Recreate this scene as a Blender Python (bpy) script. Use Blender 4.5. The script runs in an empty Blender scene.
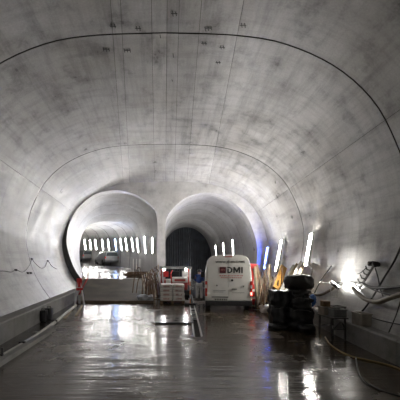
import bpy, bmesh, math, random
from mathutils import Vector, Matrix, noise
from mathutils.geometry import tessellate_polygon
random.seed(7)
SC = bpy.context.scene
COL = SC.collection
PI = math.pi

# ------------------------------------------------------------------ camera, world, exposure
F, VX, VY, EYE = 340.0, 165.0, 262.0, 2.0          # focal length in px, vanishing point, eye height
cam = bpy.data.cameras.new('camera'); cam_o = bpy.data.objects.new('camera', cam); COL.objects.link(cam_o)
cam_o.location = (0, 0, EYE); cam_o.rotation_euler = (PI/2, 0, 0)
cam.sensor_width = 36; cam.lens = 36*F/400
cam.shift_x = (200-VX)/400; cam.shift_y = (VY-200)/400
cam.clip_start = .05; cam.clip_end = 300
SC.camera = cam_o
W = bpy.data.worlds.new('world'); SC.world = W; W.use_nodes = True
W.node_tree.nodes['Background'].inputs[0].default_value = (1, .97, .92, 1)
W.node_tree.nodes['Background'].inputs[1].default_value = .12
SC.view_settings.view_transform = 'Standard'; SC.view_settings.look = 'None'
SC.view_settings.gamma = 1; SC.view_settings.use_curve_mapping = False
SC.view_settings.exposure = 1.62
SC.cycles.use_denoising = True
SC.cycles.max_bounces = 10; SC.cycles.diffuse_bounces = 6
SC.cycles.sample_clamp_indirect = 6
LAMP = 190.0                                        # emission of the site's tube lamps

def at(px, py, d): return Vector(((px-VX)/F*d, d, EYE+(VY-py)/F*d))
def fl(px, py, z=0.0):                              # point of a level surface seen at that pixel
    d = (EYE-z)*F/(py-VY); return Vector(((px-VX)/F*d, d, z))

# ------------------------------------------------------------------ materials
def new_mat(name):
    m = bpy.data.materials.new(name); m.use_nodes = True
    nt = m.node_tree; b = nt.nodes['Principled BSDF']; return m, nt, b
def N(nt, typ, **kw):
    n = nt.nodes.new(typ)
    for k, v in kw.items():
        if k.startswith('in_'): n.inputs[k[3:].replace('_', ' ')].default_value = v
        else: setattr(n, k, v)
    return n
def ramp(nt, fac, stops):
    r = nt.nodes.new('ShaderNodeValToRGB'); e = r.color_ramp.elements
    while len(e) < len(stops): e.new(.5)
    for i, (p, c) in enumerate(stops):
        e[i].position = p; e[i].color = (*c, 1) if len(c) == 3 else c
    nt.links.new(fac, r.inputs[0]); return r.outputs[0]
def g(v): return (v, v, v)
def mulc(nt, a, b, fac=1.0, typ='MULTIPLY'):
    m = nt.nodes.new('ShaderNodeMix'); m.data_type = 'RGBA'; m.blend_type = typ
    m.inputs[0].default_value = fac; nt.links.new(a, m.inputs[6]); nt.links.new(b, m.inputs[7]); return m.outputs[2]
def bump(nt, b, h, strength, dist):
    n = N(nt, 'ShaderNodeBump'); n.inputs['Strength'].default_value = strength; n.inputs['Distance'].default_value = dist
    nt.links.new(h, n.inputs['Height']); nt.links.new(n.outputs[0], b.inputs['Normal'])
def simple(name, col, rough=.6, metal=0.0, var=.25, scale=6.0, bmp=0.0, spec=.5):
    m, nt, b = new_mat(name)
    tc = N(nt, 'ShaderNodeTexCoord'); no = N(nt, 'ShaderNodeTexNoise'); no.inputs['Scale'].default_value = scale; no.inputs['Detail'].default_value = 5
    nt.links.new(tc.outputs['Object'], no.inputs['Vector'])
    c0 = tuple(max(0, x*(1-var)) for x in col); c1 = tuple(min(1, x*(1+var)) for x in col)
    nt.links.new(ramp(nt, no.outputs['Fac'], [(.3, c0), (.7, c1)]), b.inputs['Base Color'])
    b.inputs['Roughness'].default_value = rough; b.inputs['Metallic'].default_value = metal
    b.inputs['Specular IOR Level'].default_value = spec
    if bmp: bump(nt, b, no.outputs['Fac'], bmp, .02)
    return m
def emis(name, col, strength):
    m, nt, b = new_mat(name)
    b.inputs['Base Color'].default_value = (.8, .8, .8, 1); b.inputs['Emission Color'].default_value = (*col, 1)
    b.inputs['Emission Strength'].default_value = strength; return m

def concrete(name, base, warm=(1.0, .97, .92), rough=(.26, .52), grain=1.5, uv=True, spec=.5):
    """cast concrete: cloudy blotches, board marks along the tunnel, runs around the vault, fine pores"""
    m, nt, b = new_mat(name); L = nt.links.new
    tc = N(nt, 'ShaderNodeTexCoord'); src = tc.outputs['UV' if uv else 'Object']
    def nz(scale, stretch, detail=5, rough_=.6):
        mp = N(nt, 'ShaderNodeMapping'); mp.inputs['Scale'].default_value = stretch; L(src, mp.inputs[0])
        n = N(nt, 'ShaderNodeTexNoise'); n.inputs['Scale'].default_value = scale; n.inputs['Detail'].default_value = detail
        n.inputs['Roughness'].default_value = rough_; L(mp.outputs[0], n.inputs['Vector']); return n.outputs['Fac']
    cloud = nz(.55, (1, 1, 1), 6); blot = nz(1.5, (1, .7, 1), 5, .65); board = nz(2.2, (1.5, .12, 1), 4, .7); runs = nz(2.6, (.16, 1.3, 1), 4, .6); fine = nz(22, (1, 1, 1), 4, .7)
    c = ramp(nt, cloud, [(.3, tuple(base*x*.82 for x in warm)), (.7, tuple(base*1.14 for x in warm))])
    c = mulc(nt, c, ramp(nt, blot, [(.34, g(.58)), (.47, g(.93)), (.7, g(1.1))]), .72*min(grain, 1.35))
    c = mulc(nt, c, ramp(nt, board, [(.32, g(.62)), (.52, g(1)), (.75, g(1.12))]), .52*grain)
    c = mulc(nt, c, ramp(nt, runs, [(.33, g(.68)), (.5, g(1)), (.75, g(1.1))]), .34*grain)
    c = mulc(nt, c, ramp(nt, fine, [(.3, g(.8)), (.65, g(1.06))]), .5*grain)
    oi = N(nt, 'ShaderNodeObjectInfo'); c = mulc(nt, c, ramp(nt, oi.outputs['Random'], [(0, g(.77)), (1, g(1.08))]), 1.0)
    L(c, b.inputs['Base Color'])
    L(ramp(nt, blot, [(.3, g(rough[0])), (.7, g(rough[1]))]), b.inputs['Roughness'])
    b.inputs['Specular IOR Level'].default_value = spec
    bump(nt, b, mulc(nt, board, fine, .4, 'MIX'), .25, .03)
    return m

M = {}
M['lining'] = concrete('lining_concrete', .44, (1.0, .957, .89))
M['tunnel'] = concrete('tunnel_concrete', .50, (1.0, .955, .915), rough=(.35, .6), grain=.7)
M['portal'] = concrete('portal_concrete', .50, (1.0, .96, .92), grain=.7, uv=False)
M['kerb'] = concrete('kerb_concrete', .24, (1.0, .94, .84), grain=1.3, uv=False, rough=(.5, .8))
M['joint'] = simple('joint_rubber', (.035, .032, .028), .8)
M['membrane'] = simple('membrane_sheet', (.028, .032, .040), .55, var=.4, scale=1.5, bmp=.2)

def wet_floor(name, base, stretch=(.30, 2.3, 1)):
    m, nt, b = new_mat(name); L = nt.links.new
    tc = N(nt, 'ShaderNodeTexCoord')
    def nz(scale, st, detail=5, r=.6):
        mp = N(nt, 'ShaderNodeMapping'); mp.inputs['Scale'].default_value = st; L(tc.outputs['Object'], mp.inputs[0])
        n = N(nt, 'ShaderNodeTexNoise'); n.inputs['Scale'].default_value = scale; n.inputs['Detail'].default_value = detail
        n.inputs['Roughness'].default_value = r; L(mp.outputs[0], n.inputs['Vector']); return n.outputs['Fac']
    ridge = nz(1.15, stretch, 5, .62); pud = nz(.55, (1, .6, 1), 6, .65); track = nz(.9, (1.4, .12, 1), 3); fine = nz(30, (1, 1, 1), 3)
    c = ramp(nt, pud, [(.3, tuple(x*.62 for x in base)), (.55, base), (.75, tuple(x*1.3 for x in base))])
    c = mulc(nt, c, ramp(nt, ridge, [(.3, g(.6)), (.55, g(1)), (.75, g(1.3))]), .8)
    c = mulc(nt, c, ramp(nt, track, [(.35, g(.75)), (.65, g(1.15))]), .7)
    L(c, b.inputs['Base Color'])
    r = mulc(nt, ramp(nt, pud, [(.36, g(.03)), (.47, g(.12)), (.62, g(.38))]), ramp(nt, ridge, [(.3, g(.55)), (.7, g(1.25))]), .8)
    L(r, b.inputs['Roughness']); b.inputs['Specular IOR Level'].default_value = .62
    h = mulc(nt, ridge, fine, .05, 'MIX')
    bump(nt, b, h, .5, .05)
    return m
M['floor'] = wet_floor('wet_concrete_floor', (.082, .062, .042))
M['gutter'] = wet_floor('gutter_dirt', (.045, .039, .032), (1, 1, 1))
M['ramp'] = simple('ramp_concrete', (.065, .051, .037), .62, var=.4, scale=1.3, bmp=.25)
M['tfloor'] = wet_floor('tunnel_wet_floor', (.13, .125, .12))

M['van_white'] = simple('van_white_paint', (.80, .79, .75), .35, var=.05, scale=2)
M['red'] = simple('red_paint', (.52, .02, .018), .4, var=.2)
M['dull_red'] = simple('dull_red_paint', (.40, .05, .04), .5, var=.3)
M['white'] = simple('white_paint', (.75, .74, .71), .5, var=.12)
M['black'] = simple('black_plastic', (.016, .016, .017), .5, var=.3)
M['rubber'] = simple('tyre_rubber', (.012, .012, .012), .8, var=.3)
M['tarp'] = simple('black_tarp', (.0045, .0045, .005), .42, var=.4, scale=9, bmp=.5)
M['tarp_brown'] = simple('dark_sack', (.009, .006, .005), .6, var=.4, scale=9, bmp=.5)
M['steel'] = simple('galvanised_steel', (.42, .42, .41), .38, .85, var=.25)
M['dark_steel'] = simple('dark_steel', (.09, .085, .08), .42, .6, var=.35)
M['wet_steel'] = simple('wet_steel_plate', (.30, .31, .32), .16, .75, var=.3, scale=3)
M['rust'] = simple('rusty_rebar', (.16, .10, .065), .7, .2, var=.4)
M['grey_pipe'] = simple('grey_pipe', (.36, .35, .32), .45, var=.2)
M['wood'] = simple('old_timber', (.17, .11, .06), .75, var=.35, scale=7, bmp=.2)
M['pale_wood'] = simple('pale_timber', (.34, .275, .18), .7, var=.25, scale=7, bmp=.2)
M['dark_wood'] = simple('wet_dark_timber', (.11, .075, .045), .6, var=.35, scale=7, bmp=.2)
M['yellow'] = simple('yellow_panel', (.50, .26, .045), .55, var=.15)
M['bag'] = simple('paper_sack', (.76, .73, .69), .55, var=.12, scale=5)
M['bag_print'] = simple('sack_print', (.55, .38, .34), .55, var=.15)
M['film'] = simple('stretch_film', (.62, .62, .63), .22, var=.1)
M['silver_bag'] = simple('clear_plastic_bag', (.40, .42, .44), .2, var=.3, bmp=.4)
M['grey_plastic'] = simple('grey_plastic', (.13, .13, .125), .5, var=.2)
M['beige'] = simple('beige_plastic', (.24, .215, .18), .55, var=.2)
M['blue'] = simple('blue_cloth', (.03, .07, .26), .7, var=.25)
M['blue_tarp'] = simple('blue_tarp', (.03, .10, .30), .4, var=.3)
M['trousers'] = simple('pale_overall_cloth', (.55, .56, .58), .75, var=.12)
M['skin'] = simple('skin', (.48, .29, .21), .5, var=.08)
M['helmet'] = simple('helmet_shell', (.70, .70, .68), .3, var=.05)
M['hose_tan'] = simple('tan_hose', (.15, .12, .08), .55, var=.2)
M['hose_yellow'] = simple('yellow_hose', (.20, .13, .035), .5, var=.2)
M['cable'] = simple('black_cable', (.020, .019, .018), .5, var=.3)
M['orange'] = simple('orange_paint', (.66, .20, .05), .45, var=.15)
M['car'] = simple('silver_car_paint', (.15, .155, .16), .3, .4, var=.1)
M['glass'] = simple('dark_glass', (.02, .024, .028), .08, var=.2)
M['amber'] = simple('tail_lens', (.50, .03, .02), .2, var=.15)
M['plate'] = simple('plate_face', (.60, .60, .56), .4, var=.05)
M['maroon'] = simple('logo_maroon', (.10, .012, .018), .4, var=.1)
M['ink'] = simple('black_lettering', (.012, .012, .013), .4, var=.1)
M['red_ink'] = simple('red_lettering', (.55, .20, .18), .4, var=.1)
M['mark'] = simple('dark_paint_mark', (.05, .048, .046), .7, var=.2)
M['tube'] = emis('lamp_tube', (1.0, .955, .88), LAMP)
M['tube_far'] = emis('lamp_tube_tunnel', (1.0, .975, .94), LAMP*.25)
M['tube_right'] = emis('lamp_tube_right_tunnel', (1.0, .98, .96), LAMP*.45)
M['tube_blue'] = emis('lamp_tube_blue', (.04, .10, 1.0), LAMP*.42)
M['flood'] = emis('flood_lens', (1.0, .97, .90), LAMP*.28)
M['flood_added'] = emis('flood_lens_added', (1.0, .975, .94), LAMP*2.6)  # lens of the added floodlight that brightens the vault
M['head'] = emis('work_lamp_lens', (1.0, .98, .96), 60)
M['tube_bluish'] = emis('lamp_tube_bluish', (.35, .5, 1.0), LAMP*.16)
M['taillit'] = emis('lit_tail_lens', (1.0, .12, .08), 3.0)

# ------------------------------------------------------------------ mesh helpers
def obj(name, me, mat=None, parent=None, smooth=None, kind=None):
    o = bpy.data.objects.new(name, me); COL.objects.link(o)
    if mat is not None and not me.materials: me.materials.append(mat if not isinstance(mat, str) else M[mat])
    if parent is not None: o.parent = parent
    if smooth is not None:
        me.polygons.foreach_set('use_smooth', [True]*len(me.polygons)); me.set_sharp_from_angle(angle=math.radians(smooth)); me.update()
    if kind: o['kind'] = kind
    return o
def tag(o, label, cat=None, group=None, kind=None):
    o['label'] = label
    if cat: o['category'] = cat
    if group: o['group'] = group
    if kind: o['kind'] = kind
    return o
def thing(name, loc, label, cat, rz=0, group=None):
    o = bpy.data.objects.new(name, None); COL.objects.link(o); o.empty_display_size = .1
    o.location = loc; o.rotation_euler = (0, 0, rz); return tag(o, label, cat, group)
def copy_tree(o, parent=None):
    c = o.copy(); COL.objects.link(c); c.parent = parent
    for ch in list(o.children): copy_tree(ch, c)
    return c
class MB:
    """collects pieces of ONE part"""
    def __init__(s): s.v = []; s.f = []
    def add(s, v, f):
        n = len(s.v); s.v += [tuple(x) for x in v]; s.f += [[i+n for i in q] for q in f]; return s
    def box(s, c, size, rot=None, bev=0.0):
        bm = bmesh.new(); bmesh.ops.create_cube(bm, size=1)
        for v in bm.verts: v.co = Vector((v.co.x*size[0], v.co.y*size[1], v.co.z*size[2]))
        if bev: bmesh.ops.bevel(bm, geom=bm.edges[:], offset=bev, segments=2, affect='EDGES', profile=.7)
        Mx = Matrix.Translation(Vector(c)) @ (rot.to_4x4() if rot else Matrix())
        bm.verts.ensure_lookup_table(); s.add([Mx @ v.co for v in bm.verts], [[v.index for v in f_.verts] for f_ in bm.faces]); bm.free(); return s
    def bar(s, a, b, w, h, up=(0, 0, 1)):
        a = Vector(a); b = Vector(b); y = (b-a); ln = y.length; y.normalize(); x = y.cross(Vector(up))
        if x.length < 1e-4: x = y.cross(Vector((1, 0, 0)))
        x.normalize(); z = x.cross(y); R = Matrix((x, y, z)).transposed()
        return s.box((a+b)/2, (w, ln, h), R)
    def tube(s, pts, r, n=8, cap=True):
        pts = [Vector(p) for p in pts]; rr = r if isinstance(r, (list, tuple)) else [r]*len(pts)
        V = []; fr = None
        for i, p in enumerate(pts):
            t = (pts[min(i+1, len(pts)-1)]-pts[max(i-1, 0)]).normalized()
            if fr is None:
                fr = t.orthogonal().normalized()
            else:
                fr = (fr - t*fr.dot(t)); fr = fr.normalized() if fr.length > 1e-5 else t.orthogonal().normalized()
            b = t.cross(fr)
            for k in range(n):
                a = 2*PI*k/n; V.append(p + (fr*math.cos(a)+b*math.sin(a))*rr[i])
        Fs = [[i*n+k, i*n+(k+1) % n, (i+1)*n+(k+1) % n, (i+1)*n+k] for i in range(len(pts)-1) for k in range(n)]
        if cap: Fs += [list(range(n))[::-1], [(len(pts)-1)*n+k for k in range(n)]]
        return s.add(V, Fs)
    def cyl(s, a, b, r, n=16): return s.tube([a, b], r, n)
    def prism(s, poly, p0, ax, ay, depth):
        """polygon in the plane (ax, ay) at p0, pushed along depth vector"""
        p0 = Vector(p0); ax = Vector(ax); ay = Vector(ay); dv = Vector(depth); n = len(poly)
        V = [p0+ax*x+ay*y for x, y in poly] + [p0+ax*x+ay*y+dv for x, y in poly]
        Fs = [list(range(n))[::-1], [n+i for i in range(n)]] + [[i, (i+1) % n, n+(i+1) % n, n+i] for i in range(n)]
        return s.add(V, Fs)
    def mesh(s, name='part'):
        me = bpy.data.meshes.new(name); me.from_pydata(s.v, [], s.f); me.update()
        bm = bmesh.new(); bm.from_mesh(me); bmesh.ops.recalc_face_normals(bm, faces=bm.faces[:]); bm.to_mesh(me); bm.free(); return me
    def build(s, name, mat, parent=None, smooth=None, kind=None): return obj(name, s.mesh(name), mat, parent, smooth, kind)
def spline(pts, k=8):
    pts = [Vector(p) for p in pts]; out = []
    for i in range(len(pts)-1):
        p0, p1, p2, p3 = pts[max(i-1, 0)], pts[i], pts[i+1], pts[min(i+2, len(pts)-1)]
        for j in range(k):
            t = j/k; out.append(.5*((2*p1)+(p2-p0)*t+(2*p0-5*p1+4*p2-p3)*t*t+(3*p1-p0-3*p2+p3)*t**3))
    out.append(pts[-1]); return out
def lumpy(c, size, seed, sub=3, amp=.12, freq=3.0, flat=.6):
    """a sagging sack: rounded box with folds"""
    bm = bmesh.new(); bmesh.ops.create_cube(bm, size=2); bmesh.ops.subdivide_edges(bm, edges=bm.edges[:], cuts=7, use_grid_fill=True)
    off = Vector((seed*3.1, seed*1.7, seed*.9))
    for v in bm.verts:
        p = v.co.copy(); sp = p.normalized()
        q = sp.lerp(p*.82, flat)
        n1 = noise.noise(q*freq*.6+off); n2 = noise.noise(Vector((q.x*freq*2.2, q.y*freq*2.2, q.z*freq))+off)
        q = q*(1+amp*n1+amp*.55*n2)
        v.co = Vector(c)+Vector((q.x*size[0]/2/.86, q.y*size[1]/2/.86, q.z*size[2]/2/.86))
    zmin = min(v.co.z for v in bm.verts); dz = c[2]-size[2]/2-zmin
    for v in bm.verts: v.co.z += dz
    me = bpy.data.meshes.new('sack'); bm.to_mesh(me); bm.free(); return me
def ordinal(i): return ['first', 'second', 'third', 'fourth', 'fifth', 'sixth', 'seventh', 'eighth', 'ninth', 'tenth', 'eleventh', 'twelfth'][i]

# ------------------------------------------------------------------ cavern lining
Y0, Y1 = -13.0, 20.8
def half(d): return 5.3+(max(d, -2)-7.3)*.073
CROWN = 6.92
PROF = [(0, 6.92), (.30, 6.86), (.50, 6.66), (.70, 6.16), (.85, 5.42), (.945, 4.45), (.988, 3.65), (1.0, 3.05), (.985, 2.35), (.945, 1.6), (.885, .95), (.815, .4), (.77, .05)]
PR = [(p.x, p.y) for p in spline([(u, z, 0) for u, z in PROF], 12)]       # dense right half, crown first
LEN = [0.0]
for i in range(1, len(PR)): LEN.append(LEN[-1]+math.hypot((PR[i][0]-PR[i-1][0])*5.6, PR[i][1]-PR[i-1][1]))
def prof_s(s):                                                             # arc length from the crown -> (u, z)
    sg = -1 if s < 0 else 1; s = min(abs(s), LEN[-1])
    for i in range(1, len(LEN)):
        if LEN[i] >= s:
            t = (s-LEN[i-1])/max(1e-9, LEN[i]-LEN[i-1]); return (sg*(PR[i-1][0]+(PR[i][0]-PR[i-1][0])*t), PR[i-1][1]+(PR[i][1]-PR[i-1][1])*t)
    return (sg*PR[-1][0], PR[-1][1])
def uadj(u, z): return u+.105*(1-max(z, 0)/2.4)**1.2 if (u > 0 and z < 2.4) else u   # the right wall stands steeper at its foot
def s_of_u(u):                                                             # upper half only
    for i in range(1, len(PR)):
        if PR[i][0] >= abs(u):
            t = (abs(u)-PR[i-1][0])/(PR[i][0]-PR[i-1][0]); s = LEN[i-1]+(LEN[i]-LEN[i-1])*t; return s if u >= 0 else -s
def s_of_z(z):
    for i in range(1, len(PR)):
        if PR[i][1] <= z:
            t = (z-PR[i-1][1])/(PR[i][1]-PR[i-1][1]); return LEN[i-1]+(LEN[i]-LEN[i-1])*t
def u_of_z(z, side=-1): return uadj(prof_s(s_of_z(z))[0]*side, z)*side
def wall_x(d, z, side=1): return side*half(d)*u_of_z(z, side)
def on_wall(px, py, off=.0):                                               # where that line of sight meets the lining
    side = 1 if px > VX else -1; lo, hi = 1.0, 20.7
    f = lambda d: abs((px-VX)/F*d)-half(d)*u_of_z(min(6.9, max(.1, EYE+(VY-py)/F*d)), side)
    for _ in range(50):
        m = (lo+hi)/2
        if f(m) > 0: hi = m
        else: lo = m
    p = at(px, py, lo); p.x -= side*off; return p
def surf(s, d, off=0.0):
    u, z = prof_s(s); a = half(d); u = uadj(u, z)
    u1, z1 = prof_s(s-.02); u2, z2 = prof_s(s+.02); u1, u2 = uadj(u1, z1), uadj(u2, z2); tx, tz = (u2-u1)*a, z2-z1; l = math.hypot(tx, tz) or 1
    return Vector((u*a-tz/l*off*1, d, z+tx/l*off))                          # + off = outwards into the ground
SEAMS = [(-1.12, -1.85), (-.92, -1.55), (-.28, -.46), (.04, .04), (.29, .44), (.73, 1.04), (1.55, 2.13)]
def seam_s(k, d):
    x1, x2 = SEAMS[k]; x = x1+(x2-x1)*(max(d, -1)-7.3)/6.9; return s_of_u(x/half(d))
SW = s_of_z(5.05); SB = LEN[-1]
COLS = [('wall_left', lambda d: -SB, lambda d: -SW), ('ceiling', lambda d: -SW, lambda d: seam_s(0, d))]
for k in range(6): COLS.append(('ceiling', (lambda d, k=k: seam_s(k, d)), (lambda d, k=k: seam_s(k+1, d))))
COLS += [('ceiling', lambda d: seam_s(6, d), lambda d: SW), ('wall_right', lambda d: SW, lambda d: SB)]
BAYS = [(Y0, -6.2, .01), (-6.2, .4, .02), (.4, 7.3, .02), (7.3, 14.2, .022), (14.2, Y1, .022)]
def grid_panel(name, fs0, fs1, d0, d1, ns, nd, mat, parent, g0, g1, depth=.07, off=0.0):
    V = []; UV = []
    for j in range(nd+1):
        d = d0+g0+(d1-g1-d0-g0)*j/nd
        a, b = fs0(d)+.004, fs1(d)-.004
        for i in range(ns+1):
            s = a+(b-a)*i/ns; V.append(surf(s, d, off)); UV.append((s, d))
    Fs = [[j*(ns+1)+i, j*(ns+1)+i+1, (j+1)*(ns+1)+i+1, (j+1)*(ns+1)+i] for j in range(nd) for i in range(ns)]
    ring = [i for i in range(ns)] + [j*(ns+1)+ns for j in range(nd)] + [nd*(ns+1)+i for i in range(ns, 0, -1)] + [j*(ns+1) for j in range(nd, 0, -1)]
    n0 = len(V)
    for r in ring: V.append(surf(UV[r][0], UV[r][1], off+depth)); UV.append(UV[r])
    for k in range(len(ring)): Fs.append([ring[k], n0+k, n0+(k+1) % len(ring), ring[(k+1) % len(ring)]])
    me = bpy.data.meshes.new(name); me.from_pydata([tuple(v) for v in V], [], Fs)
    uv = me.uv_layers.new(name='UVMap')
    for lp in me.loops: uv.data[lp.index].uv = UV[lp.vertex_index]
    me.materials.append(mat); me.materials.append(M['joint'])
    for p in me.polygons[ns*nd:]: p.material_index = 1
    return obj(name, me, None, parent, 40)
back = {}
for nm, f0, f1, n in (('wall_left', lambda d: -SB, lambda d: -SW, 20), ('ceiling', lambda d: -SW, lambda d: SW, 30), ('wall_right', lambda d: SW, lambda d: SB, 20)):
    V = []; Fs = []; nd = 14
    for j in range(nd+1):
        d = Y0+(Y1-Y0)*j/nd
        for i in range(n+1): V.append(tuple(surf(f0(d)+(f1(d)-f0(d))*i/n, d, .06)))
    for j in range(nd):
        for i in range(n): Fs.append([j*(n+1)+i, j*(n+1)+i+1, (j+1)*(n+1)+i+1, (j+1)*(n+1)+i])
    me = bpy.data.meshes.new(nm); me.from_pydata(V, [], Fs)
    back[nm] = obj(nm, me, 'joint', None, 40, 'structure')
tag(back['wall_left'], 'curved pale concrete lining on the left with thin hanging cables', None)
tag(back['wall_right'], 'curved pale concrete lining on the right carrying the tube lamps', None)
tag(back['ceiling'], 'broad concrete vault with long form seams and a dark ring joint', None)
for bi, (d0, d1, gp) in enumerate(BAYS):
    nxt = BAYS[bi+1][2] if bi+1 < len(BAYS) else 0
    for ci, (nm, f0, f1) in enumerate(COLS):
        ns = 22 if ci in (0, 9) else (14 if ci in (1, 8) else 4)
        grid_panel('lining_panel', f0, f1, d0, d1, ns, 9, M['lining'], back[nm], gp, nxt, off=random.choice([0, .002, .004]) if 1 < ci < 8 else 0)

# ------------------------------------------------------------------ floor, gutters, kerbs
def slab(name, poly, z0, z1, mat, parent=None, kind=None):
    mb = MB(); n = len(poly)
    mb.add([(x, y, z1) for x, y in poly]+[(x, y, z0) for x, y in poly], [list(range(n)), [n+i for i in range(n)][::-1]]+[[i, n+i, n+(i+1) % n, (i+1) % n] for i in range(n)])
    return mb.build(name, mat, parent, None, kind)
floor = slab('floor', [(-5, Y0), (5, Y0), (5, Y1), (-5, Y1)], -.30, -.12, 'joint', kind='structure')
tag(floor, 'wet dark concrete floor of the cavern with puddles and lamp reflections')
JY = 9.05
def lx(d): return -3.28+.0*d - max(0, d-9)*.10
def krx(d): return wall_x(d, .48)-.27                                        # face of the right kerb
def klx(d): return wall_x(d, .5, -1)+.42                                    # face of the left ledge
ys = [Y0, -6, 0, 4, JY-.006]
slab('floor_slab', [(lx(y), y) for y in ys]+[(krx(y)+.05, y) for y in reversed(ys)], -.12, 0, 'floor', floor)
ys = [JY+.006, 12, 15, 18, Y1]
CH0, CH1, CY0, CY1 = .98, 1.30, 9.25, 16.2                                   # drain channel cut
def chx(d, s): return .78+(d-9)*.055+s
slab('floor_slab', [(lx(y), y) for y in ys]+[(chx(y, -.0), y) for y in (Y1, 16.2, 12, JY+.006)], -.12, 0, 'floor', floor)
slab('floor_slab', [(chx(y, .20), y) for y in (JY+.006, 12, 16.2, Y1)]+[(krx(y)+.05, y) for y in reversed(ys)], -.12, 0, 'floor', floor)
ys = [Y0, 0, 4, 8, 12, 16, Y1]
gut = slab('gutter_bed', [(klx(y)-.1, y) for y in ys]+[(lx(y)+.02, y) for y in reversed(ys)], -.12, -.035, 'gutter', floor)
# left ledge
kl = thing('kerb_left', (0, 0, 0), 'low weathered concrete ledge along the left wall', None); kl['kind'] = 'structure'
kr = thing('kerb_right', (0, 0, 0), 'low concrete kerb of long blocks along the right wall', None); kr['kind'] = 'structure'
def ledge_block(d0, d1, side, h, parent):
    mb = MB(); nn = 4; V = []; Fs = []
    fx = klx if side < 0 else krx
    for j in range(nn+1):
        d = d0+.008+(d1-d0-.016)*j/nn; x0 = fx(d); xw = wall_x(d, h, side)+side*.05; xb = wall_x(d, .06, side)+side*.10
        c = .025*(-side)
        xbk = max(abs(xb), abs(xw))*side
        V += [(x0, d, -.1), (x0, d, h-.03), (x0-c, d, h), (xbk, d, h), (xbk, d, -.1)]
    for j in range(nn):
        for i in range(4): Fs.append([j*5+i, j*5+i+1, (j+1)*5+i+1, (j+1)*5+i])
        Fs.append([j*5+4, j*5, (j+1)*5, (j+1)*5+4])
    Fs += [[4, 3, 2, 1, 0], [nn*5+i for i in range(5)]]
    mb.add(V, Fs); return mb.build('kerb_block', 'kerb', parent)
d = -12.8
while d < 20.2:
    ledge_block(d, min(d+2.75, 20.75), -1, .5, kl); d += 2.75
d = -12.2
while d < 20.0:
    ledge_block(d, min(d+2.35, 20.75), 1, .48, kr); d += 2.35
# low upstand beside the gutter, ends before the steel pipe goes on
up = thing('kerb_upstand', (0, 0, 0), 'low concrete upstand between gutter and floor on the left', None); up['kind'] = 'structure'
d = -9.0
while d < 10.0:
    e = min(d+2.6, 10.2); mb = MB()
    V = []
    for y in (d+.006, e-.006):
        x = lx(y); V += [(x-.02, y, -.1), (x+.16, y, -.1), (x+.13, y, .10), (x-.02, y, .10)]
    mb.add(V, [[0, 1, 2, 3], [4, 7, 6, 5], [0, 4, 5, 1], [1, 5, 6, 2], [2, 6, 7, 3], [3, 7, 4, 0]])
    mb.build('kerb_block', 'kerb', up); d = e

# ------------------------------------------------------------------ portal wall with two openings
def resample(poly, n):
    pts = [Vector(p) for p in poly]; L = [0]
    for i in range(1, len(pts)): L.append(L[-1]+(pts[i]-pts[i-1]).length)
    out = []; k = 1
    for i in range(n):
        s = L[-1]*i/(n-1)
        while k < len(L)-1 and L[k] < s: k += 1
        t = (s-L[k-1])/max(1e-9, L[k]-L[k-1]); out.append(pts[k-1].lerp(pts[k], t))
    return out
LO = [(-.49, 0), (-.49, 2.5), (-.49, 4.7), (-.88, 5.5), (-1.65, 6.06), (-2.63, 6.36), (-3.49, 6.36), (-4.45, 6.04), (-5.35, 5.25), (-5.86, 4.3), (-6.04, 3.4), (-6.02, 2.6), (-5.84, 1.8), (-5.46, 1.1), (-5.06, .5), (-4.68, .0)]
RO = [(.03, 0), (.03, 2.3), (.03, 4.3), (.36, 5.12), (1.15, 5.86), (2.08, 6.2), (2.9, 6.22), (3.86, 5.9), (4.88, 4.98), (5.45, 3.75), (5.66, 2.6), (5.5, 1.1), (5.2, 0)]
NS = 61
def smooth_open(o): return resample([(p.x, p.y, 0) for p in spline([(x, z, 0) for x, z in o], 8)], NS)
LOP, ROP = smooth_open(LO), smooth_open(RO)
outer = [surf(-SB+2*SB*i/80, Y1, .07) for i in range(81)]
# one simple polygon: along the vault, then back along the floor line through both openings
poly = [Vector((p.x, p.z, 0)) for p in outer]
poly[0].y = poly[-1].y = 0.0
path = [p.copy() for p in poly] + [Vector((p.x, p.y, 0)) for p in reversed(ROP)] + [Vector((p.x, p.y, 0)) for p in LOP]
for p in path: p.y = max(p.y, 0.0)
tris = tessellate_polygon([path])
wp = bpy.data.meshes.new('wall_portal'); n = len(path); TH = .9
V = [(p.x, Y1, p.y) for p in path] + [(p.x, Y1+TH, p.y) for p in path]
Fs = [list(t) for t in tris] + [[n+i for i in reversed(t)] for t in tris] + [[i, (i+1) % n, n+(i+1) % n, n+i] for i in range(n)]
wp.from_pydata(V, [], Fs); bm = bmesh.new(); bm.from_mesh(wp); bmesh.ops.recalc_face_normals(bm, faces=bm.faces[:]); bm.to_mesh(wp); bm.free()
wall_portal = obj('wall_portal', wp, 'portal', None, 30, 'structure'); tag(wall_portal, 'flat concrete bulkhead with a pillar between two tunnel mouths')

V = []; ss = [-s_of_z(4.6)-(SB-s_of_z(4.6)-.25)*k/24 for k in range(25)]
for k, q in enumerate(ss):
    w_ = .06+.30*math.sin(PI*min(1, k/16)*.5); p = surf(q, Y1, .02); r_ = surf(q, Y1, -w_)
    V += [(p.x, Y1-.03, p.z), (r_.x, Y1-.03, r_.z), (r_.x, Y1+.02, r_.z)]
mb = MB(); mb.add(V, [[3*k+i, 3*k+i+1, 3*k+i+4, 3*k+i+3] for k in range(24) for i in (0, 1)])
o = mb.build('trim_1', 'joint', None, 40, 'structure'); tag(o, 'dark membrane strip around the left tunnel mouth')

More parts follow.
